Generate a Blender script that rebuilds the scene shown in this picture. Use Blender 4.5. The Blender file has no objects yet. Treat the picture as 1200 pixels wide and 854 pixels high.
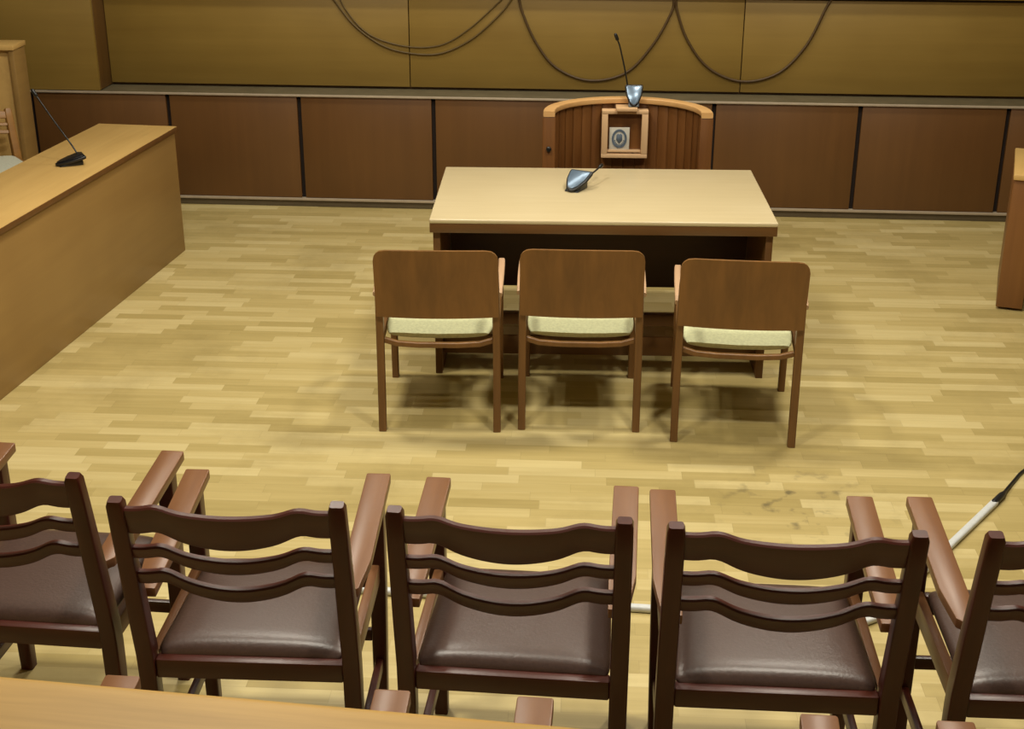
import bpy, bmesh, math, random
from mathutils import Vector, Matrix
random.seed(7)
SC = bpy.context.scene
COL = SC.collection
PI = math.pi

# ------------------------------------------------------------------ materials
def new_mat(name):
    m = bpy.data.materials.new(name); m.use_nodes = True
    nt = m.node_tree; b = nt.nodes['Principled BSDF']
    return m, nt, b

def ramp(nt, pts):
    r = nt.nodes.new('ShaderNodeValToRGB')
    e = r.color_ramp.elements
    while len(e) < len(pts): e.new(0.5)
    for k, (p, c) in enumerate(pts):
        e[k].position = p; e[k].color = (*c, 1)
    return r

def srgb(h):
    h = h.lstrip('#')
    v = [int(h[i:i+2], 16)/255 for i in (0, 2, 4)]
    return tuple(x/12.92 if x <= .04045 else ((x+.055)/1.055)**2.4 for x in v)

def wood(name, dark, light, axis='x', rough=.4, scale=1.0, coat=0.0, spec=.5, bump=.02, contrast=(.3, .7)):
    m, nt, b = new_mat(name)
    N, L = nt.nodes, nt.links
    tc = N.new('ShaderNodeTexCoord'); mp = N.new('ShaderNodeMapping')
    s = {'x': (1.2, 22, 22), 'y': (22, 1.2, 22), 'z': (22, 22, 1.2)}[axis]
    mp.inputs['Scale'].default_value = tuple(v*scale for v in s)
    L.new(tc.outputs['Object'], mp.inputs['Vector'])
    n1 = N.new('ShaderNodeTexNoise'); n1.inputs['Scale'].default_value = 1.0
    n1.inputs['Detail'].default_value = 6; n1.inputs['Roughness'].default_value = .62
    n1.inputs['Distortion'].default_value = .35
    L.new(mp.outputs['Vector'], n1.inputs['Vector'])
    n2 = N.new('ShaderNodeTexNoise'); n2.inputs['Scale'].default_value = 2.2; n2.inputs['Detail'].default_value = 2
    L.new(tc.outputs['Object'], n2.inputs['Vector'])
    ad = N.new('ShaderNodeMath'); ad.operation = 'MULTIPLY_ADD'
    L.new(n2.outputs['Fac'], ad.inputs[0]); ad.inputs[1].default_value = .45
    mu = N.new('ShaderNodeMath'); mu.operation = 'MULTIPLY'; mu.inputs[1].default_value = .55
    L.new(n1.outputs['Fac'], mu.inputs[0]); L.new(mu.outputs[0], ad.inputs[2])
    r = ramp(nt, [(contrast[0], dark), (contrast[1], light)])
    L.new(ad.outputs[0], r.inputs['Fac']); L.new(r.outputs['Color'], b.inputs['Base Color'])
    b.inputs['Roughness'].default_value = rough
    b.inputs['Specular IOR Level'].default_value = spec
    b.inputs['Coat Weight'].default_value = coat; b.inputs['Coat Roughness'].default_value = .12
    if bump:
        bp = N.new('ShaderNodeBump'); bp.inputs['Strength'].default_value = bump; bp.inputs['Distance'].default_value = .01
        L.new(n1.outputs['Fac'], bp.inputs['Height']); L.new(bp.outputs['Normal'], b.inputs['Normal'])
    return m

def plain(name, col, rough=.5, metal=0.0, noise=.08, nscale=40, spec=.5, bump=0.0):
    m, nt, b = new_mat(name)
    N, L = nt.nodes, nt.links
    tc = N.new('ShaderNodeTexCoord'); n = N.new('ShaderNodeTexNoise')
    n.inputs['Scale'].default_value = nscale; n.inputs['Detail'].default_value = 4
    L.new(tc.outputs['Object'], n.inputs['Vector'])
    r = ramp(nt, [(.25, tuple(max(0, c*(1-noise)) for c in col)), (.75, tuple(min(1, c*(1+noise)) for c in col))])
    L.new(n.outputs['Fac'], r.inputs['Fac']); L.new(r.outputs['Color'], b.inputs['Base Color'])
    b.inputs['Roughness'].default_value = rough; b.inputs['Metallic'].default_value = metal
    b.inputs['Specular IOR Level'].default_value = spec
    if bump:
        bp = N.new('ShaderNodeBump'); bp.inputs['Strength'].default_value = bump; bp.inputs['Distance'].default_value = .004
        L.new(n.outputs['Fac'], bp.inputs['Height']); L.new(bp.outputs['Normal'], b.inputs['Normal'])
    return m

def parquet(name):
    m, nt, b = new_mat(name)
    N, L = nt.nodes, nt.links
    def math_(op, a, c=None, d=None):
        n = N.new('ShaderNodeMath'); n.operation = op
        for i, v in enumerate((a, c, d)):
            if v is None: continue
            if isinstance(v, (int, float)): n.inputs[i].default_value = v
            else: L.new(v, n.inputs[i])
        return n.outputs[0]
    tc = N.new('ShaderNodeTexCoord'); mp = N.new('ShaderNodeMapping')
    mp.inputs['Rotation'].default_value = (0, 0, math.radians(1.2))
    L.new(tc.outputs['Object'], mp.inputs['Vector'])
    sp = N.new('ShaderNodeSeparateXYZ'); L.new(mp.outputs['Vector'], sp.inputs[0])
    W, LEN = .068, .34
    v = math_('DIVIDE', sp.outputs['Y'], W); row = math_('FLOOR', v)
    wr = N.new('ShaderNodeTexWhiteNoise'); wr.noise_dimensions = '1D'; L.new(row, wr.inputs['W'])
    u = math_('ADD', math_('DIVIDE', sp.outputs['X'], LEN), math_('MULTIPLY', wr.outputs['Value'], 7.3))
    pid = math_('FLOOR', u)
    cb = N.new('ShaderNodeCombineXYZ'); L.new(row, cb.inputs[0]); L.new(pid, cb.inputs[1])
    wp = N.new('ShaderNodeTexWhiteNoise'); wp.noise_dimensions = '3D'; L.new(cb.outputs[0], wp.inputs['Vector'])
    # grain
    mg = N.new('ShaderNodeMapping'); mg.inputs['Scale'].default_value = (2.2, 40, 1)
    ofs = N.new('ShaderNodeVectorMath'); ofs.operation = 'MULTIPLY_ADD'
    L.new(wp.outputs['Color'], ofs.inputs[0]); ofs.inputs[1].default_value = (9, 9, 0); L.new(mp.outputs['Vector'], ofs.inputs[2])
    L.new(ofs.outputs[0], mg.inputs['Vector'])
    ng = N.new('ShaderNodeTexNoise'); ng.inputs['Scale'].default_value = 1; ng.inputs['Detail'].default_value = 5
    L.new(mg.outputs['Vector'], ng.inputs['Vector'])
    t = math_('ADD', math_('MULTIPLY', wp.outputs['Value'], .62), math_('MULTIPLY', ng.outputs['Fac'], .5))
    r = ramp(nt, [(.12, FLOOR_A), (.55, FLOOR_B), (1.0, FLOOR_C)])
    L.new(t, r.inputs['Fac'])
    # joints between the strips
    fv = math_('FRACT', v); fu = math_('FRACT', u)
    jv = math_('LESS_THAN', fv, .03); ju = math_('LESS_THAN', fu, .006)
    j = math_('MULTIPLY', math_('MAXIMUM', jv, ju), .18)
    mx = N.new('ShaderNodeMix'); mx.data_type = 'RGBA'
    L.new(j, mx.inputs['Factor']); L.new(r.outputs['Color'], mx.inputs[6]); mx.inputs[7].default_value = (.12, .07, .02, 1)
    # worn, scuffed patches
    n3 = N.new('ShaderNodeTexNoise'); n3.inputs['Scale'].default_value = 1.1; n3.inputs['Detail'].default_value = 7; n3.inputs['Roughness'].default_value = .65
    L.new(tc.outputs['Object'], n3.inputs['Vector'])
    rd = ramp(nt, [(.5, (0, 0, 0)), (.72, (1, 1, 1))]); L.new(n3.outputs['Fac'], rd.inputs['Fac'])
    m2 = N.new('ShaderNodeMix'); m2.data_type = 'RGBA'
    L.new(math_('MULTIPLY', rd.outputs['Color'], .5), m2.inputs['Factor'])
    L.new(mx.outputs[2], m2.inputs[6]); m2.inputs[7].default_value = (*srgb('#857446'), 1)
    # small dark scuff marks in one worn spot
    d = N.new('ShaderNodeVectorMath'); d.operation = 'DISTANCE'; L.new(tc.outputs['Object'], d.inputs[0]); d.inputs[1].default_value = (.93, 4.55, 0)
    near = N.new('ShaderNodeMapRange'); near.inputs['From Min'].default_value = .42; near.inputs['From Max'].default_value = .1
    L.new(d.outputs['Value'], near.inputs['Value'])
    n4 = N.new('ShaderNodeTexNoise'); n4.inputs['Scale'].default_value = 13; n4.inputs['Detail'].default_value = 4
    L.new(tc.outputs['Object'], n4.inputs['Vector'])
    sc = N.new('ShaderNodeMapRange'); sc.inputs['From Min'].default_value = .56; sc.inputs['From Max'].default_value = .7
    L.new(n4.outputs['Fac'], sc.inputs['Value'])
    m3 = N.new('ShaderNodeMix'); m3.data_type = 'RGBA'
    L.new(math_('MULTIPLY', math_('MULTIPLY', near.outputs[0], sc.outputs[0]), .75), m3.inputs['Factor'])
    L.new(m2.outputs[2], m3.inputs[6]); m3.inputs[7].default_value = (*srgb('#5d5540'), 1)
    L.new(m3.outputs[2], b.inputs['Base Color'])
    rr = N.new('ShaderNodeMapRange'); rr.inputs['To Min'].default_value = .26; rr.inputs['To Max'].default_value = .42
    L.new(n3.outputs['Fac'], rr.inputs['Value']); L.new(rr.outputs[0], b.inputs['Roughness'])
    b.inputs['Specular IOR Level'].default_value = .45
    return m

FLOOR_A, FLOOR_B, FLOOR_C = srgb('#a29059'), srgb('#baa76f'), srgb('#d0c08c')
M = {}
M['floor'] = parquet('parquet_oak_strips')
M['mahogany'] = wood('mahogany_stain_shaded', srgb('#35140c'), srgb('#4d2014'), 'x', .36, spec=.5)  # same stain as the arms, darkened to hold the shade on back faces
M['mahogany_lit_y'] = wood('mahogany_stain_lit', srgb('#6a452a'), srgb('#805838'), 'y', .38, spec=.45)  # lit copy of the stain: light on the arm tops put into colour
M['mahogany_shaded_z'] = wood('mahogany_stain_shaded_upright', srgb('#35140c'), srgb('#4d2014'), 'z', .36, spec=.4)  # upright grain, shade of the unlit faces put into its colour too
M['leather'] = plain('brown_leather', srgb('#4a3831'), .36, noise=.15, nscale=120, bump=.12)
M['beech_z'] = wood('walnut_plywood', srgb('#5c3c17'), srgb('#8c602e'), 'z', .42, .8, coat=.1, contrast=(.28, .72))
M['beech_leg'] = wood('brown_beech', srgb('#5f4020'), srgb('#80592e'), 'z', .42)
M['arm_lit'] = wood('beech_arm_painted_lit', srgb('#b5906e'), srgb('#cfae8c'), 'y', .35)  # paler than the legs: light caught on the arm tops, painted in
M['fabric'] = plain('pale_green_fabric', srgb('#c6c8a0'), .9, noise=.12, nscale=90, bump=.3, spec=.2)
M['table_top'] = wood('pale_oak_laminate', srgb('#bfae86'), srgb('#cbbb96'), 'x', .3, 1.4, spec=.5)
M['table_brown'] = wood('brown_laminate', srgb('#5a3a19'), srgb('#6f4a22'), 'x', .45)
M['table_dark'] = wood('dark_brown_laminate', srgb('#3a2310'), srgb('#4a2e16'), 'x', .5)
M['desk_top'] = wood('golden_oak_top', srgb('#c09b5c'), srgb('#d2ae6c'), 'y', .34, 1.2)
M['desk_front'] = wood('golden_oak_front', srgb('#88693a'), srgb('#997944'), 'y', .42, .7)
M['bench'] = wood('olive_oak_veneer', srgb('#7c6228'), srgb('#8b7133'), 'x', .5, .6)
M['bench_edge'] = wood('brown_corner_veneer', srgb('#523714'), srgb('#644519'), 'z', .5, .6)
M['dais'] = wood('dark_walnut_veneer', srgb('#5c3d1d'), srgb('#6b4823'), 'z', .45, .6)
M['groove'] = plain('black_joint', srgb('#1d100a'), .8)
M['ledge'] = plain('grey_metal_edge', srgb('#a89a86'), .5, noise=.1, nscale=14)
M['ledge_top'] = plain('olive_grey_linoleum', srgb('#5f5640'), .5, noise=.15, nscale=10)
M['plinth'] = plain('grey_skirting', srgb('#5d5240'), .5, noise=.12, nscale=10)
M['stand_rail'] = wood('honey_beech_rail', srgb('#c3935a'), srgb('#d8ad74'), 'x', .35)
M['stand_slat'] = wood('reddish_brown_slats', srgb('#5a3514'), srgb('#7c5026'), 'z', .4, 1.2)
M['frame_wood'] = wood('pinkish_pine', srgb('#caa274'), srgb('#dcb990'), 'z', .45)
M['paper'] = plain('pale_grey_paper', srgb('#c9c5b8'), .6)
M['emblem'] = plain('slate_blue_ink', srgb('#5a6878'), .6, noise=.3, nscale=60)
M['black'] = plain('black_plastic', srgb('#17181a'), .35)
M['silver'] = plain('silver_blue_plastic', srgb('#74889e'), .25, metal=.5)
M['faded_cable'] = plain('olive_brown_cable', srgb('#594620'), .55)
M['white'] = plain('white_plastic', srgb('#c9cccb'), .5)
M['cable'] = plain('dark_brown_cable', srgb('#4a3516'), .55)
M['rail_wood'] = wood('light_varnished_pine', srgb('#9f7a34'), srgb('#c79d4e'), 'x', .5, 1.6, spec=.35)
M['plaster'] = plain('tan_panelling', srgb('#8d7a58'), .85, noise=.04, nscale=6)
M['ceiling'] = plain('pale_ceiling', srgb('#a89d86'), .9, noise=.03, nscale=6)

# ------------------------------------------------------------------ mesh helpers
def finish(name, bm, mat, parent=None, smooth=True, angle=35, loc=None, rz=0):
    bmesh.ops.recalc_face_normals(bm, faces=bm.faces)
    me = bpy.data.meshes.new(name); bm.to_mesh(me); bm.free()
    mats = mat if isinstance(mat, (list, tuple)) else [mat]
    for m in mats: me.materials.append(m)
    if smooth:
        for p in me.polygons: p.use_smooth = True
        me.set_sharp_from_angle(angle=math.radians(angle))
    o = bpy.data.objects.new(name, me); COL.objects.link(o)
    if parent is not None: o.parent = parent
    if loc is not None: o.location = loc
    o.rotation_euler[2] = rz
    return o

def bevel(bm, geom_edges, w, seg=2):
    if w > 0: bmesh.ops.bevel(bm, geom=geom_edges, offset=w, segments=seg, profile=.5, affect='EDGES', clamp_overlap=True)

def add_box(bm, lo, hi, bev=.004, seg=2, mi=0):
    t = bmesh.new()
    r = bmesh.ops.create_cube(t, size=1)
    for v in t.verts:
        v.co = Vector([lo[i] + (v.co[i]+.5)*(hi[i]-lo[i]) for i in range(3)])
    bevel(t, list(t.edges), bev, seg)
    merge(bm, t, mi)

def merge(bm, t, mi=0):
    for f in t.faces: f.material_index = mi
    me = bpy.data.meshes.new('tmp'); t.to_mesh(me); t.free()
    bm.from_mesh(me); bpy.data.meshes.remove(me)

def add_prism(bm, pts, axis, a0, a1, bev=.004, seg=2, mi=0):
    """closed 2-D outline extruded along an axis between a0 and a1"""
    t = bmesh.new()
    def P(p, a):
        return {'x': (a, p[0], p[1]), 'y': (p[0], a, p[1]), 'z': (p[0], p[1], a)}[axis]
    A = [t.verts.new(P(p, a0)) for p in pts]; B = [t.verts.new(P(p, a1)) for p in pts]
    t.faces.new(A); t.faces.new(B[::-1])
    n = len(pts)
    for i in range(n): t.faces.new((A[i], A[(i+1) % n], B[(i+1) % n], B[i]))
    bmesh.ops.recalc_face_normals(t, faces=t.faces)
    if bev: bevel(t, [e for e in t.edges if e.calc_face_angle(0) > .5], bev, seg)
    merge(bm, t, mi)

def add_loft(bm, rings, closed=False, caps=True, mi=0):
    t = bmesh.new()
    R = [[t.verts.new(p) for p in ring] for ring in rings]
    n = len(R[0]); m = len(R)
    for i in range(m if closed else m-1):
        a, b = R[i], R[(i+1) % m]
        for k in range(n): t.faces.new((a[k], a[(k+1) % n], b[(k+1) % n], b[k]))
    if caps and not closed:
        t.faces.new(R[0]); t.faces.new(R[-1][::-1])
    bmesh.ops.recalc_face_normals(t, faces=t.faces)
    merge(bm, t, mi)

def rrect(hw, hh, r, n=4):
    pts = []
    for cx, cy, a0 in ((hw-r, hh-r, 0), (-hw+r, hh-r, PI/2), (-hw+r, -hh+r, PI), (hw-r, -hh+r, 1.5*PI)):
        for k in range(n+1):
            a = a0 + k/n*PI/2
            pts.append((cx+r*math.cos(a), cy+r*math.sin(a)))
    return pts

def add_bar(bm, path, hw, hh, r=.006, side=None, mi=0):
    """rounded-rectangle bar swept along a path; hw along the side vector"""
    P = [Vector(p) for p in path]; rings = []
    for i, p in enumerate(P):
        d = (P[min(i+1, len(P)-1)] - P[max(i-1, 0)]).normalized()
        s = Vector(side) if side else Vector((1, 0, 0))
        s = (s - d*s.dot(d)).normalized(); u = d.cross(s)
        w = hw[i] if isinstance(hw, (list, tuple)) else hw
        h = hh[i] if isinstance(hh, (list, tuple)) else hh
        rings.append([p + s*a + u*b for a, b in rrect(w, h, min(r, w*.9, h*.9), 3)])
    add_loft(bm, rings, mi=mi)

def add_tube(bm, path, rad, n=10, mi=0):
    P = [Vector(p) for p in path]; rings = []
    s = None
    for i, p in enumerate(P):
        d = (P[min(i+1, len(P)-1)] - P[max(i-1, 0)]).normalized()
        if s is None:
            s = d.orthogonal().normalized()
        s = (s - d*s.dot(d)).normalized(); u = d.cross(s)
        r = rad[i] if isinstance(rad, (list, tuple)) else rad
        rings.append([p + s*math.cos(2*PI*k/n)*r + u*math.sin(2*PI*k/n)*r for k in range(n)])
    add_loft(bm, rings, mi=mi)

def catmull(pts, n=8):
    P = [Vector(p) for p in pts]; out = []
    for i in range(len(P)-1):
        a = P[max(i-1, 0)]; b = P[i]; c = P[i+1]; d = P[min(i+2, len(P)-1)]
        for k in range(n):
            t = k/n
            out.append(.5*((2*b) + (c-a)*t + (2*a-5*b+4*c-d)*t*t + (3*b-a-3*c+d)*t**3))
    out.append(P[-1]); return out

def empty(name, loc=(0, 0, 0), rz=0):
    o = bpy.data.objects.new(name, None); COL.objects.link(o)
    o.location = loc; o.rotation_euler[2] = rz; o.empty_display_size = .1
    return o

def tag(o, label=None, cat=None, group=None, kind=None):
    if label: o['label'] = label
    if cat: o['category'] = cat
    if group: o['group'] = group
    if kind: o['kind'] = kind
    return o

def copy_tree(o, parent=None):
    c = o.copy(); COL.objects.link(c); c.parent = parent
    for ch in list(o.children): copy_tree(ch, c)
    return c

def box_obj(name, lo, hi, mat, parent=None, bev=.004, seg=2):
    bm = bmesh.new(); add_box(bm, lo, hi, bev, seg); return finish(name, bm, mat, parent)

# ------------------------------------------------------------------ setting
RX0, RX1, RY0, RY1, RZ = -5.2, 4.8, -1.6, 10.4, 4.1
def struct(name, lo, hi, mat):
    o = box_obj(name, lo, hi, mat, None, 0); tag(o, kind='structure'); return o
struct('floor', (RX0-.2, RY0-.2, -.1), (RX1+.2, RY1+.2, 0), M['floor'])
struct('ceiling', (RX0-.2, RY0-.2, RZ), (RX1+.2, RY1+.2, RZ+.1), M['ceiling'])
struct('wall_left', (RX0-.2, RY0-.2, 0), (RX0, RY1+.2, RZ), M['plaster'])
struct('wall_right', (RX1, RY0-.2, 0), (RX1+.2, RY1+.2, RZ), M['plaster'])
struct('wall_back', (RX0, RY1, 0), (RX1, RY1+.2, RZ), M['plaster'])
struct('wall_front', (RX0, RY0-.2, 0), (RX1, RY0, RZ), M['plaster'])

# ------------------------------------------------------------------ judges' dais and bench (slightly turned to the room)
WA = -math.atan(.0377); WY = 8.4798
DX0, DX1 = -5.0, 4.55
ZL = .731
t = empty('judges_dais', (0, WY, 0), WA)
tag(t, 'long dark walnut panelled platform front along the back of the courtroom', 'dais')
gaps = [-5.1, -4.24, -3.37, -2.483, -1.637, -.781, .094, .97, 1.864, 2.757, 3.65, 4.56]
box_obj('platform', (DX0-.02, .03, 0), (DX1+.02, 1.5, ZL-.03), M['groove'], t, 0)
for a, b in zip(gaps[:-1], gaps[1:]):
    box_obj('front_panel', (a+.013, 0, .062), (b-.013, .03, ZL-.013), M['dais'], t, .003)
box_obj('plinth', (DX0, .012, 0), (DX1, .03, .045), M['plinth'], t, .002)
box_obj('bottom_trim', (DX0, -.006, .043), (DX1, .03, .06), M['ledge'], t, .002)
box_obj('ledge', (DX0, .003, ZL-.0125), (DX1, 1.5, ZL-.001), M['ledge_top'], t, .001)
o = box_obj('ledge_nosing', (DX0, -.014, ZL-.0125), (DX1, .0025, ZL+.001), M['ledge'], t, .003); tag(o, 'pale metal edge strip')

t = empty('judges_bench', (0, WY, ZL), WA)
tag(t, 'long olive oak veneer bench front standing on the dark panelled platform', 'bench')
BF = .22          # set back from the ledge edge
XC = -2.915       # corner where the bench steps forward
seams = [XC, -.955, 1.14, 3.2, DX1-.1]
bm = bmesh.new(); add_box(bm, (XC, BF+.03, .0), (DX1-.1, BF+.05, .585), 0); finish('backing', bm, M['bench_edge'], t)
for a, b in zip(seams[:-1], seams[1:]):
    box_obj('front_panel', (a+.003, BF, .016), (b-.003, BF+.03, .585), M['bench'], t, .002)
box_obj('end_panel', (DX0+.1, .002, .004), (XC-.002, .032, .62), M['bench'], t, .002)
box_obj('corner_panel', (XC-.03, .033, .004), (XC, BF+.05, .62), M['bench_edge'], t, .002)
bm = bmesh.new(); add_box(bm, (XC+.001, BF-.045, .603), (DX1-.1, BF+.55, .64), .004); finish('bench_top', bm, M['bench'], t)
bm = bmesh.new(); add_box(bm, (XC+.001, BF-.0, .586), (DX1-.1, BF+.04, .602), 0); finish('painted_shadow_strip', bm, M['groove'], t)  # black strip painted in as the shadow under the bench top overhang

# cables draped over the bench front
def drape(label, pts, rad=.006, mat='cable', group='cables draped on the bench front'):
    path = []
    for (x, z) in pts:
        y = BF - rad - .003
        path.append(Vector((x, y, z - ZL)))
    path = catmull(path, 8)
    bm = bmesh.new(); add_tube(bm, path, rad, 8)
    o = finish('draped_cable', bm, M[mat], None, angle=80)
    o.location = (0, WY, ZL); o.rotation_euler[2] = WA
    tag(o, label, 'cable', group)
def wx(p, y=8.72):   # world x/z to bench coordinates
    return (p[0]/math.cos(WA) + .0083, p[1])
ZT = 1.325
drape('thin brown cable looped shallowly, higher of the left pair on the bench front',
      [(-1.40, ZT), (-1.36, 1.24), (-1.26, 1.115), (-1.13, 1.04), (-.93, 1.0), (-.74, 1.02), (-.57, 1.12), (-.40, 1.27), (-.34, ZT)], .0045, 'faded_cable')
drape('brown cable looped shallowly, lower of the left pair on the bench front',
      [(-1.46, ZT), (-1.42, 1.28), (-1.30, 1.13), (-1.13, 1.01), (-.95, .962), (-.75, .965), (-.55, 1.06), (-.37, 1.22), (-.29, ZT)], .0055, 'faded_cable')
drape('dark cable hanging in a deep loop behind the slatted witness stand',
      [(-.262, ZT), (-.235, 1.22), (-.15, 1.04), (-.02, .885), (.19, .808), (.42, .86), (.585, 1.04), (.69, 1.24), (.70, ZT)], .008)
drape('dark cable hanging in a deep loop to the right of the witness stand',
      [(.712, ZT), (.725, 1.24), (.80, 1.06), (.94, .895), (1.15, .817), (1.37, .872), (1.53, 1.045), (1.63, 1.27), (1.66, ZT)], .008)

# ------------------------------------------------------------------ central table
TX0, TX1, TY0, TY1, TZ = -.5565, .969, 5.748, 6.684, .745
t = empty('table', ((TX0+TX1)/2, (TY0+TY1)/2, 0))
tag(t, 'wide table with pale oak top standing in the middle of the courtroom floor', 'table')
hx, hy = (TX1-TX0)/2, (TY1-TY0)/2
box_obj('tabletop', (-hx, -hy, TZ-.02), (hx, hy, TZ), M['table_top'], t, .006, 3)
bm = bmesh.new()
add_box(bm, (-hx+.002, -hy+.002, TZ-.062), (hx-.002, -hy+.028, TZ-.0195), .002)
add_box(bm, (-hx+.002, hy-.028, TZ-.062), (hx-.002, hy-.002, TZ-.0195), .002)
add_box(bm, (-hx+.002, -hy+.029, TZ-.062), (-hx+.028, hy-.029, TZ-.0195), .002)
add_box(bm, (hx-.028, -hy+.029, TZ-.062), (hx-.002, hy-.029, TZ-.0195), .002)
o = finish('edge_band', bm, M['table_brown'], t); tag(o, 'dark brown edge')
for s in (-1, 1):
    a = s*(hx-.014) ; b = s*(hx-.046)
    box_obj('end_panel', (min(a, b), -hy+.03, 0), (max(a, b), hy-.03, TZ-.0625), M['table_brown'], t, .003)
box_obj('modesty_panel', (-hx+.047, .12, .24), (hx-.047, .14, TZ-.021), M['table_dark'], t, .002)
box_obj('foot_rail', (-hx+.047, -.01, .085), (hx-.047, .03, .145), M['table_brown'], t, .004)
box_obj('bottom_rail', (-hx+.047, -hy+.085, .08), (hx-.047, -hy+.107, .17), M['table_brown'], t, .004)

# ------------------------------------------------------------------ light chairs at the table
def make_light_chair():
    r = empty('plywood_chair')
    # plywood back with rounded upper corners, bowed and leaning back a little
    bm = bmesh.new()
    hw, z0, z1, rad = .247, .515, .812, .045
    NX = 20
    rings = []
    xs = [-hw + 2*hw*k/NX for k in range(NX+1)]
    xs = sorted(set(xs + [-hw+.004, -hw+.012, -hw+.028, hw-.028, hw-.012, hw-.004]))
    for x in xs:
        e = max(0, abs(x)-(hw-rad))
        top = z1 - rad + math.sqrt(max(0, rad*rad-e*e)) + .006*(1-(x/hw)**2)
        bow = -.022*(1-(x/hw)**2)
        def Y(z): return -.03 - .06*(z-z0)/(z1-z0) + bow
        col_ = []
        nz = 8
        for k in range(nz+1):
            z = z0+(top-z0)*k/nz; col_.append((x, Y(z)-.007, z))
        for k in range(nz, -1, -1):
            z = z0+(top-z0)*k/nz; col_.append((x, Y(z)+.007, z))
        rings.append(col_)
    add_loft(bm, rings)
    finish('back_panel', bm, M['beech_z'], r, angle=50)
    # seat cushion, rounded underside corners
    bm = bmesh.new(); rings = []
    for k in range(15):
        v = k/14; y = .03 + v*.50
        ew = .222 - .018*(abs(2*v-1)**6); zc = .408 + .022*v
        th = .036*(1 - .70*abs(2*v-1)**5)
        ring = []
        for j in range(28):
            a = 2*PI*j/28; ca, sa = math.cos(a), math.sin(a)
            px = math.copysign(abs(ca)**.42, ca)*ew; pz = math.copysign(abs(sa)**.8, sa)*th
            if pz > 0: pz *= .75
            ring.append((px, y, zc + pz + .010*(px/ew)**2))
        rings.append(ring)
    add_loft(bm, rings); o = finish('seat_cushion', bm, M['fabric'], r, angle=70); tag(o, 'pale green fabric cushion')
    # seat frame: rear and front rails (dipping), side rails
    bm = bmesh.new()
    for y, zt in ((.012, .393), (.545, .40)):
        path = [(-.222, y, zt+.004), (-.17, y, zt-.012), (-.08, y, zt-.018), (.08, y, zt-.018), (.17, y, zt-.012), (.222, y, zt+.004)]
        add_bar(bm, path, .011, .011, .004, side=(0, 1, 0))
    for s in (-1, 1):
        add_bar(bm, [(s*.238, .0, .392), (s*.238, .53, .412)], .011, .018, .004)
    finish('seat_frame', bm, M['beech_leg'], r)
    for s in (-1, 1):
        bm = bmesh.new()
        add_bar(bm, catmull([(s*.239, -.012, 0), (s*.239, .0, .2), (s*.238, .002, .40), (s*.236, -.012, .56), (s*.232, -.04, .70)], 5),
                .0155, .02, .006)
        finish('leg', bm, M['beech_leg'], r, angle=50)
        bm = bmesh.new()
        add_bar(bm, catmull([(s*.239, .565, 0), (s*.239, .552, .22), (s*.240, .525, .42), (s*.244, .45, .55), (s*.25, .39, .605)], 5),
                .015, .018, .006)
        finish('leg', bm, M['beech_leg'], r, angle=50)
        bm = bmesh.new()
        path = [(s*.248, -.005, .600), (s*.2495, .06, .612), (s*.252, .2, .620), (s*.252, .34, .620), (s*.25, .40, .615)]
        add_bar(bm, catmull(path, 4), .0135, .010, .006, side=(1, 0, 0))
        finish('armrest', bm, M['arm_lit'], r, angle=50)
    return r
lc = make_light_chair()
spots = [(-.4725, 5.177, math.radians(1.1), 'brown plywood chair with pale green seat, leftmost of three at the table'),
         (.108, 5.208, math.radians(-.7), 'brown plywood chair with pale green seat, middle of three at the table'),
         (.7385, 5.10, math.radians(-4.4), 'brown plywood chair with pale green seat, slightly turned, right of three')]
for i, (x, y, a, lab) in enumerate(spots):
    o = lc if i == 0 else copy_tree(lc)
    o.location = (x, y, 0); o.rotation_euler[2] = a
    tag(o, lab, 'chair', 'plywood chairs at the table')

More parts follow.
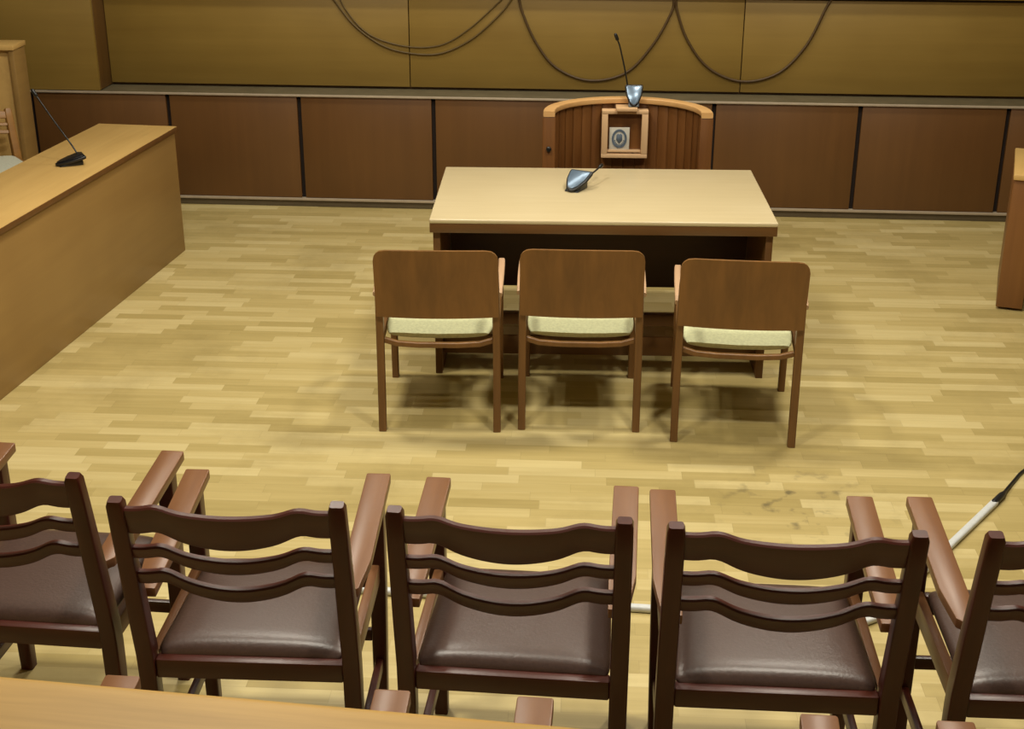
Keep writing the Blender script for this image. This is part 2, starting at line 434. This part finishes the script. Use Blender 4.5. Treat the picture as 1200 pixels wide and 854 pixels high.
# ------------------------------------------------------------------ mahogany armchairs
def wave(u, dip):
    """u in -1..1 : flat ends, small hump, wide dip in the middle"""
    a = abs(u)
    d = -dip*max(0, 1-(a/.76)**2)**1.5
    h = .009*math.exp(-((a-.68)/.14)**2)
    return d + h
def make_arm_chair(seat_mat, mw, mwy, mwz, name='armchair', k=1.0, arms=True):
    r = empty(name)
    ZS, ZT2, LEAN, WP = .48, .48+.487*k, .095*k, .258
    def ypost(z): return 0.0 - LEAN*max(0, z-ZS)/(ZT2-ZS) + (0 if z > ZS-.1 else -.0)
    # rear posts (legs that run up into the back)
    for s in (-1, 1):
        bm = bmesh.new()
        zs = [0, .2, .36, .44, .50] + [.48+(q-.48)*k for q in (.56, .66, .78, .88)] + [ZT2-.012, ZT2]
        path = [(s*WP, ypost(z) - (.012*(1-z/.36) if z < .36 else 0), z) for z in zs]
        hw = [.019, .021, .022, .022, .022, .022, .022, .021, .021, .020, .016]
        hh = [.019, .021, .024, .025, .025, .024, .022, .020, .018, .017, .013]
        add_bar(bm, path, hw, hh, .006)
        finish('rear_post', bm, mwz, r, angle=50)
        # front leg
        bm = bmesh.new()
        add_bar(bm, [(s*.25, .475, 0), (s*.252, .478, .2), (s*.254, .48, .42), (s*.255, .48, .700 if arms else .475)], [.019, .021, .023, .023], [.019, .021, .023, .023], .006)
        finish('front_leg', bm, mwz, r, angle=50)
        # arm board: flat, with the rear outer corner cut to meet the post
        t = bmesh.new() if arms else None
        def zc(y): return .722 - .041*(L_ARM-y)/(L_ARM-.14)
        if arms:
            out = [(-.031, .545), (.032, .545), (.035, .54), (.035, .15), (.008+.012, .035), (-.005, .012), (-.03, .012), (-.033, .15), (-.033, .54)]
            if s < 0: out = [(-p, q) for p, q in out][::-1]
            A = [t.verts.new((s*.2555 + p, q, zc(q))) for p, q in out]
            B = [t.verts.new((s*.2555 + p, q, zc(q)-.026)) for p, q in out]
            t.faces.new(A); t.faces.new(B[::-1]); n = len(out)
            for q in range(n): t.faces.new((A[q], B[q], B[(q+1) % n], A[(q+1) % n]))
            bmesh.ops.recalc_face_normals(t, faces=t.faces)
            bevel(t, list(t.edges), .0035, 2)
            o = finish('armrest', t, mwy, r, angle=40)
        # side seat rail, low side stretcher
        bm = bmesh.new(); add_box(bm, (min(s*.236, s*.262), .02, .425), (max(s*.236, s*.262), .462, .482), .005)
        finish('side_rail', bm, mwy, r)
        bm = bmesh.new(); add_box(bm, (min(s*.240, s*.262), .005, .14), (max(s*.240, s*.262), .462, .175), .005)
        finish('side_stretcher', bm, mw, r)
    # back boards
    def board(name, ztop, zbot, diptop, dipbot, bow, th):
        bm = bmesh.new(); rings = []; NN = 40
        for q in range(NN+1):
            u = -1+2*q/NN; x = u*(WP-.017)
            zt = ZS + (ztop-ZS)*k + wave(u, diptop); zb = ZS + (zbot-ZS)*k + wave(u, dipbot)
            ym = ypost(ZS + ((ztop+zbot)/2-ZS)*k) - bow*(1-u*u)
            c = min(.004, th*.4)
            tilt = -LEAN/(ZT2-ZS)
            def Y(z): return ym + tilt*(z-(zt+zb)/2)
            rings.append([(x, Y(zb)-th/2+c, zb), (x, Y(zb)+th/2-c, zb), (x, Y(zb)+th/2, zb+c), (x, Y(zt)+th/2, zt-c),
                          (x, Y(zt)+th/2-c, zt), (x, Y(zt)-th/2+c, zt), (x, Y(zt)-th/2, zt-c), (x, Y(zb)-th/2, zb+c)])
        add_loft(bm, rings); return finish(name, bm, mw, r, angle=38)
    board('top_rail', .945, .873, .0135, .035, .012, .022)
    board('back_slat', .832, .800, .026, .033, .012, .024)
    board('back_slat', .758, .723, .036, .039, .012, .024)
    box_obj('rear_rail', (-.236, -.018, .428), (.236, .018, .482), mw, r, .005)
    box_obj('front_rail', (-.231, .452, .41), (.231, .480, .470), mw, r, .005)
    box_obj('front_stretcher', (-.231, .468, .225), (.231, .488, .262), mw, r, .004)
    # leather cushion: flat top, rolled edges
    bm = bmesh.new(); rings = []; NV = 26
    y0, y1 = .008, .468
    for kk in range(NV+1):
        v = kk/NV; y = y0 + v*(y1-y0)
        q = abs(2*v-1)
        edge = math.sqrt(max(0.0, 1 - max(0, (q-.74)/.26)**2))
        ring = []
        hwid = .237 - .010*v - .010*(1-edge)
        for j in range(40):
            a = 2*PI*j/40; ca, sa = math.cos(a), math.sin(a)
            px = math.copysign(abs(ca)**.45, ca)*hwid
            if sa >= 0:
                pz = (abs(sa)**.55)*(.032*(.10+.90*edge)) + .009*edge*max(0, 1-(px/.226)**2)*max(0, 1-q*q)
            else:
                pz = -(abs(sa)**.5)*.014
            ring.append((px, y, .482 + pz - .010*v))
        rings.append(ring)
    add_loft(bm, rings); o = finish('seat_cushion', bm, seat_mat, r, angle=80); tag(o, 'dark brown leather cushion')
    return r
L_ARM = .545
ac = make_arm_chair(M['leather'], M['mahogany'], M['mahogany_lit_y'], M['mahogany_shaded_z'])
front = [(-1.371, 2.94, -.072, .977, 'dark wooden armchair with brown leather seat, cut off by the left picture edge'),
         (-.737, 2.805, -.013, .984, 'dark wooden armchair with brown leather seat, second from left in the near row'),
         (-.089, 2.77, -.064, 1.0, 'dark wooden armchair with brown leather seat, middle of the near row'),
         (.541, 2.727, -.035, 1.02, 'dark wooden armchair with brown leather seat, second from right in the near row'),
         (1.225, 2.715, -.022, 1.0, 'dark wooden armchair with brown leather seat, cut off by the right picture edge')]
for i, (x, y, a, sx, lab) in enumerate(front):
    o = ac if i == 0 else copy_tree(ac)
    o.location = (x, y, 0); o.rotation_euler[2] = a; o.scale[0] = sx
    tag(o, lab, 'armchair', 'wooden armchairs in the near row')
# low step that carries the row nearest the rail
STEP = .19
struct('floor_step', (-3.6, .9, .001), (3.6, 2.3, STEP), M['floor'])
rear = [(-.545, 2.11, -.05, 'wooden armchair behind the rail showing two arm tips at lower left'),
        (.232, 2.068, -.065, 'wooden armchair behind the rail showing two arm tips near bottom centre'),
        (.985, 2.03, -.045, 'wooden armchair with one arm tip showing at the lower right edge')]
for x, ty, a, lab in rear:
    o = copy_tree(ac)
    o.location = (x + math.sin(a)*.545, ty - .545*math.cos(a), STEP); o.rotation_euler[2] = a; o.scale[0] = 1.0
    tag(o, lab, 'armchair', 'wooden armchairs in the row by the rail')

# ------------------------------------------------------------------ foreground rail
t = empty('gallery_rail', (-.275, 1.165, 0), math.radians(-6.0))
tag(t, 'light varnished pine gallery rail across the lower left foreground', 'railing')
bm = bmesh.new()
prof = [(p[0], 1.532 + p[1]) for p in rrect(.062, .022, .021, 6)]
rings = [[(x, p[0]-.03, p[1]) for p in prof] for x in (-2.2, -1.0, 0, 1.0, 2.2)]
add_loft(bm, rings); finish('handrail', bm, M['rail_wood'], t, angle=60)
box_obj('rail_panel', (-2.2, -.055, 0), (2.2, -.015, 1.509), M['rail_wood'], t, .003)

# ------------------------------------------------------------------ left desk
ANG = math.radians(-6.66)
t = empty('long_desk', (-2.169, 7.588, 0), ANG)
tag(t, 'long golden oak desk with solid front running along the left side', 'desk')
LD = 3.1
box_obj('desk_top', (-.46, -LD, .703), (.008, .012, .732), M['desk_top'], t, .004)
o = box_obj('edge_band', (.0085, -LD, .704), (.0115, .012, .7305), M['table_brown'], t, .001); tag(o, 'front edge painted brown for shade')  # brown strip puts the shade of the right-facing edge into colour
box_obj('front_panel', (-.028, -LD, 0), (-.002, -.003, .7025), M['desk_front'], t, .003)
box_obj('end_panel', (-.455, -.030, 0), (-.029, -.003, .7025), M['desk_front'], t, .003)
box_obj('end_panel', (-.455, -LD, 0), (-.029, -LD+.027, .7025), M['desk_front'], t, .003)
box_obj('shelf', (-.33, -LD+.03, .5), (-.03, -.032, .52), M['desk_front'], t, .002)

# ------------------------------------------------------------------ booth at the far left
t = empty('clerk_counter', (-3.245, 8.09, 0))
tag(t, 'tall light oak counter standing at the far left against the dark panelling', 'counter')
box_obj('side_panel', (-.03, .012, 0), (0, .2, 1.065), M['desk_front'], t, .003)
box_obj('side_panel', (-1.13, .012, 0), (-1.10, .2, 1.065), M['desk_front'], t, .003)
box_obj('front_panel', (-1.099, .04, .05), (-.031, .062, 1.065), M['desk_top'], t, .002)
box_obj('counter_top', (-1.14, 0, 1.0655), (.006, .21, 1.095), M['desk_top'], t, .004)

# chair in front of the counter
M['light_frame'] = wood('honey_oak_frame', srgb('#7d5524'), srgb('#a2743a'), 'x', .4)
M['pale_cushion'] = plain('pale_grey_fabric', srgb('#bdbfae'), .85, noise=.1, nscale=80)
wc = make_arm_chair(M['pale_cushion'], M['light_frame'], M['light_frame'], M['light_frame'], 'slatted_chair', .6, False)
for ch in wc.children:
    if ch.name.startswith('seat_cushion'): ch['label'] = 'pale grey cushion'
wc.location = (-3.43, 7.75, 0); wc.rotation_euler[2] = math.radians(-140); wc.scale[2] = .97
tag(wc, 'light wooden slat-back chair with pale seat between the tall counter and long desk', 'chair')

# ------------------------------------------------------------------ right desk
t = empty('side_desk', (2.295, 6.757, 0), math.radians(-17.5))
tag(t, 'light wooden desk with open front cut off by the right picture edge', 'desk')
box_obj('desk_top', (-.004, -.012, .69), (1.4, .60, .72), M['desk_top'], t, .006)
M['desk_side'] = wood('reddish_oak_panel', srgb('#714822'), srgb('#855a2e'), 'z', .42, .8)
bm = bmesh.new(); add_box(bm, (0, .0, .014), (.13, .58, .6895), .004)
finish('pedestal', bm, M['desk_side'], t)
box_obj('shelf', (.131, .03, .235), (1.26, .56, .262), M['desk_top'], t, .006)
box_obj('back_panel', (.131, .561, .06), (1.26, .58, .6895), M['desk_side'], t, .002)
box_obj('pedestal', (1.261, 0, .014), (1.39, .58, .6895), M['desk_side'], t, .004)
for x in (.065, 1.325):
    for y in (.05, .52):
        bm = bmesh.new(); add_tube(bm, [(x, y, 0), (x, y, .0135)], .02, 14); o = finish('glide', bm, M['black'], t); tag(o, 'black glide')

# ------------------------------------------------------------------ witness stand
CX, CY = .374, 7.22
HWX, DY = .418, .37
ZR = .922
t = empty('witness_stand', (CX, CY, 0))
tag(t, 'curved slatted wooden witness stand behind the pale oak table', 'witness stand')
def arc(a, rx, ry): return (rx*math.cos(a), ry*math.sin(a))
bm = bmesh.new(); rings = []
NA = 40
for k in range(NA+1):
    a = PI*k/NA
    x, y = arc(a, HWX, DY)
    nx, ny = math.cos(a)/HWX, math.sin(a)/DY; l = math.hypot(nx, ny); nx, ny = nx/l, ny/l
    rings.append([(x+nx*p, y+ny*p, ZR-.015+z) for p, z in rrect(.031, .015, .006, 3)])
# square ends that come a little forward
for ring, idx in ((rings[0], 0), (rings[-1], -1)):
    new = [(p[0], -.03, p[2]) for p in ring]
    if idx == 0: rings.insert(0, new)
    else: rings.append(new)
add_loft(bm, rings); o = finish('top_rail', bm, M['stand_rail'], t, angle=45); tag(o, 'honey coloured curved rail')
bm = bmesh.new()
NS = 20
for k in range(NS):          # tongue-and-groove slats of the curved wall
    a0 = PI*(k+.06)/NS; a1 = PI*(k+.94)/NS
    p = [arc(a0, HWX-.012, DY-.012), arc(a1, HWX-.012, DY-.012), arc(a1, HWX+.012, DY+.012), arc(a0, HWX+.012, DY+.012)]
    add_prism(bm, p, 'z', .03, ZR-.031, .003, 2)
inner = []
rings = []
for k in range(NA+1):
    a = .03+(PI-.06)*k/NA
    rings.append([(*arc(a, HWX-.006, DY-.006), .02), (*arc(a, HWX+.006, DY+.006), .02), (*arc(a, HWX+.006, DY+.006), ZR-.031), (*arc(a, HWX-.006, DY-.006), ZR-.031)])
add_loft(bm, rings)
finish('slatted_wall', bm, M['stand_slat'], t, angle=30)
for s in (-1, 1):
    p = box_obj('end_post', (s*HWX-.034, -.028, 0), (s*HWX+.034, -.002, ZR-.031), M['stand_slat'], t, .005)
    if s < 0:
        bm = bmesh.new(); add_tube(bm, [(s*HWX, -.029, .72), (s*HWX, -.041, .72), (s*HWX, -.045, .72)], [.014, .014, .008], 14)
        o = finish('knob', bm, M['black'], p); tag(o, 'small black knob')
bm = bmesh.new(); add_box(bm, (-.20, .05, .0), (.20, .27, .05), .004); finish('foot_board', bm, M['stand_slat'], t)
box_obj('mic_shelf', (-.052, DY-.14, ZR-.052), (.065, DY-.030, ZR-.034), M['frame_wood'], t, .003)

# framed picture hanging inside the stand
FX, FY, FZ = .374+.0, CY+DY-.075, .735
t = empty('framed_emblem', (FX, FY, FZ))
tag(t, 'small square pine box frame with a grey oval emblem inside the witness stand', 'picture frame')
fw, fh = .128, .133
bm = bmesh.new()
add_box(bm, (-fw, -.03, fh-.02), (fw, .03, fh), .003)
add_box(bm, (-fw, -.03, -fh), (fw, .03, -fh+.022), .003)
add_box(bm, (-fw, -.03, -fh+.0221), (-fw+.034, .03, fh-.0201), .003)
add_box(bm, (fw-.036, -.03, -fh+.0221), (fw, .03, fh-.0201), .003)
finish('frame', bm, M['frame_wood'], t)
box_obj('backing', (-fw+.0341, .012, -fh+.0222), (fw-.0361, .022, fh-.0202), M['stand_slat'], t, 0)
box_obj('inner_lip', (-fw+.0341, -.02, -fh+.030), (fw-.0361, .012, -fh+.042), M['frame_wood'], t, .002)
card = box_obj('card', (-fw+.044, -.004, -fh+.042), (-fw+.044+.112, .0, -fh+.042+.125), M['paper'], t, .001)
# oval badge on the card: ring, inner disc and a plain shield-like blot
cx, cz = -fw+.1, -fh+.104
bm = bmesh.new()
rings = []
for k in range(32):
    a = 2*PI*k/32
    rings.append([(cx+math.cos(a)*(.036+p), -.006+q, cz+math.sin(a)*(.047+p)) for p, q in ((-.006, .002), (.006, .002), (.006, -.002), (-.006, -.002))])
add_loft(bm, rings, closed=True)
add_prism(bm, [(cx-.016, cz+.02), (cx-.008, cz+.029), (cx, cz+.024), (cx+.008, cz+.029), (cx+.016, cz+.02), (cx+.017, cz-.008), (cx, cz-.028), (cx-.017, cz-.008)], 'y', -.0075, -.0041, .0008, 1)
for k in range(9):
    a = PI*(1.1+.8*k/8)
    x, z = cx+.026*math.cos(a), cz+.036*math.sin(a)
    add_box(bm, (x-.003, -.007, z-.003), (x+.003, -.0041, z+.003), .001, 1)
finish('oval_badge', bm, M['emblem'], card, angle=50)

# ------------------------------------------------------------------ microphones
def shield(w, h):
    return [(-w*.48, h*.5), (w*.48, h*.5), (w*.5, h*.38), (w*.44, h*.02), (w*.26, -h*.34), (w*.08, -h*.5), (-w*.08, -h*.5), (-w*.26, -h*.34), (-w*.44, h*.02), (-w*.5, h*.38)]
def make_mic(name, label, loc, rz, tilt, neck_world, w=.105, h=.125, face_mat=None, foot=True, z_off=0.0):
    r = empty(name, loc, rz)
    tag(r, label, 'microphone', 'conference microphones')
    # wedge base: shield-shaped, the face tilted up towards the speaker
    R = Matrix.Rotation(tilt, 4, 'X')
    neck = [Matrix.Rotation(-rz, 3, 'Z') @ Vector(p) for p in neck_world]
    bm = bmesh.new(); add_prism(bm, shield(w, h), 'z', -.016, .0, .006, 3)
    lo = min((R @ v.co).z for v in bm.verts)
    bmesh.ops.transform(bm, matrix=Matrix.Translation((0, 0, -lo)) @ R, verts=bm.verts)
    if foot:
        zt = (h*.5-.018)*math.sin(tilt) - lo
        add_prism(bm, [(h*.5*math.cos(tilt)-.012, 0), (-h*.40*math.cos(tilt), 0), (-h*.34*math.cos(tilt), .006), (h*.42*math.cos(tilt), zt-.022)], 'x', -w*.3, w*.3, .003, 2)
    finish('base', bm, M['black'], r, angle=40)
    bm = bmesh.new(); add_prism(bm, [(p*.84, q*.84) for p, q in shield(w, h)], 'z', .0005, .005, .003, 2)
    bmesh.ops.transform(bm, matrix=Matrix.Translation((0, 0, -lo)) @ R, verts=bm.verts)
    o = finish('face_plate', bm, face_mat or M['silver'], r, angle=40)
    bm = bmesh.new(); path = catmull(neck, 8); n = len(path)
    add_tube(bm, path, .0042, 8)
    g = finish('gooseneck', bm, M['black'], r, angle=80)
    d = (path[-1]-path[-3]).normalized()
    bm = bmesh.new(); e = path[-1]
    add_tube(bm, [e-d*.004, e, e+d*.006, e+d*.03, e+d*.038, e+d*.041], [.004, .008, .0095, .0095, .007, .002], 12)
    finish('capsule', bm, M['black'], g, angle=60)
    return r
# on the table
make_mic('desk_microphone', 'silver and black gooseneck microphone lying on the pale oak table', (.092, 6.27, .7455), math.radians(-26), math.radians(27),
         [(.045, .03, .05), (.065, .06, .055), (.09, .115, .059), (.115, .18, .064)], w=.118, h=.15)
# on the witness stand rail
make_mic('desk_microphone', 'silver and black gooseneck microphone standing upright on the witness stand rail', (CX+.045, CY+DY-.088, ZR-.0335), 0, math.radians(62),
         [(-.035, .035, .10), (-.042, .03, .14), (-.062, .02, .23), (-.085, .01, .32), (-.100, .0, .36)], w=.1, h=.125)
# on the left desk
make_mic('desk_microphone', 'black gooseneck microphone on the long golden oak desk', (-2.465, 6.69, .7325), math.radians(-60), math.radians(14),
         [(.035, .03, .03), (.03, .03, .055), (-.005, .04, .11), (-.075, .05, .215), (-.15, .06, .335)], w=.115, h=.15, face_mat=M['black'])

# ------------------------------------------------------------------ cable on the floor
t = empty('floor_cable', (1.03, 3.75, 0))
tag(t, 'white cable with black plug running across the parquet between the chairs', 'cable')
def rel(p): return (p[0]-1.03, p[1]-3.75, p[2])
bm = bmesh.new()
path = catmull([rel(p) for p in [(-.95, 3.915, .012), (-.5, 3.876, .012), (.293, 3.808, .012), (.9, 3.757, .012), (1.03, 3.77, .012), (1.12, 3.88, .012), (1.419, 4.27, .012), (1.66, 4.585, .012)]], 6)
add_bar(bm, path, .011, .014, .008, side=(0, 0, 1))
finish('white_sleeve', bm, M['white'], t, angle=60)
bm = bmesh.new(); add_tube(bm, [rel(p) for p in [(1.645, 4.565, .014), (1.655, 4.578, .014), (1.70, 4.637, .014), (1.725, 4.672, .013)]], [.008, .0135, .0135, .006], 12)
o = finish('plug', bm, M['black'], t, angle=50); tag(o, 'black plug')
bm = bmesh.new(); add_tube(bm, catmull([rel(p) for p in [(1.715, 4.66, .013), (1.79, 4.775, .008), (1.86, 4.87, .007), (2.02, 5.02, .007), (2.3, 5.15, .007)]], 6), .0065, 8)
o = finish('black_cord', bm, M['black'], t, angle=80); tag(o, 'thin black cord')

# ------------------------------------------------------------------ light
def area(name, loc, sx, sy, power, col, rot=(0, 0, 0)):
    l = bpy.data.lights.new(name, 'AREA'); l.shape = 'RECTANGLE'; l.size = sx; l.size_y = sy
    l.energy = power; l.color = col
    o = bpy.data.objects.new(name, l); COL.objects.link(o); o.location = loc; o.rotation_euler = rot
    return o
WARM = (1.0, .935, .79)
for x in (-1.05, 1.05):
    area('ceiling_lamp', (x, 3.1, RZ-.08), .4, .3, 74, WARM)
    area('ceiling_lamp', (x*1.25, 5.4, RZ-.08), .4, .3, 68, WARM)
area('ceiling_tube_lamp', (0, 7.5, RZ-.08), 5.0, .25, 76, WARM)
area('window_light', (0, RY0+.1, 3.3), 3.0, .8, 7, (.75, .88, 1.0), (math.radians(70), 0, 0))
w = bpy.data.worlds.new('World'); SC.world = w; w.use_nodes = True
w.node_tree.nodes['Background'].inputs['Color'].default_value = (.9, .9, 1, 1)
w.node_tree.nodes['Background'].inputs['Strength'].default_value = .05

# ------------------------------------------------------------------ camera
F, PITCH, YAW, ROLL = 1596.46, .390515, -.033101, .0024518
cp, sp_, cy, sy = math.cos(PITCH), math.sin(PITCH), math.cos(YAW), math.sin(YAW)
fwd = Vector((sy*cp, cy*cp, -sp_)); right = Vector((cy, -sy, 0)); up = right.cross(fwd)
r_ = right*math.cos(ROLL) + up*math.sin(ROLL); u_ = -right*math.sin(ROLL) + up*math.cos(ROLL)
cam = bpy.data.cameras.new('camera'); cam.sensor_width = 36; cam.lens = F/1200*36; cam.clip_start = .05
co = bpy.data.objects.new('camera', cam); COL.objects.link(co)
mw_ = Matrix((r_, u_, -fwd)).transposed().to_4x4(); mw_.translation = (0, 0, 2.43)
co.matrix_world = mw_
SC.camera = co
vs = SC.view_settings
vs.view_transform = 'Standard'; vs.look = 'None'; vs.exposure = 0.0; vs.gamma = 1.0; vs.use_curve_mapping = False
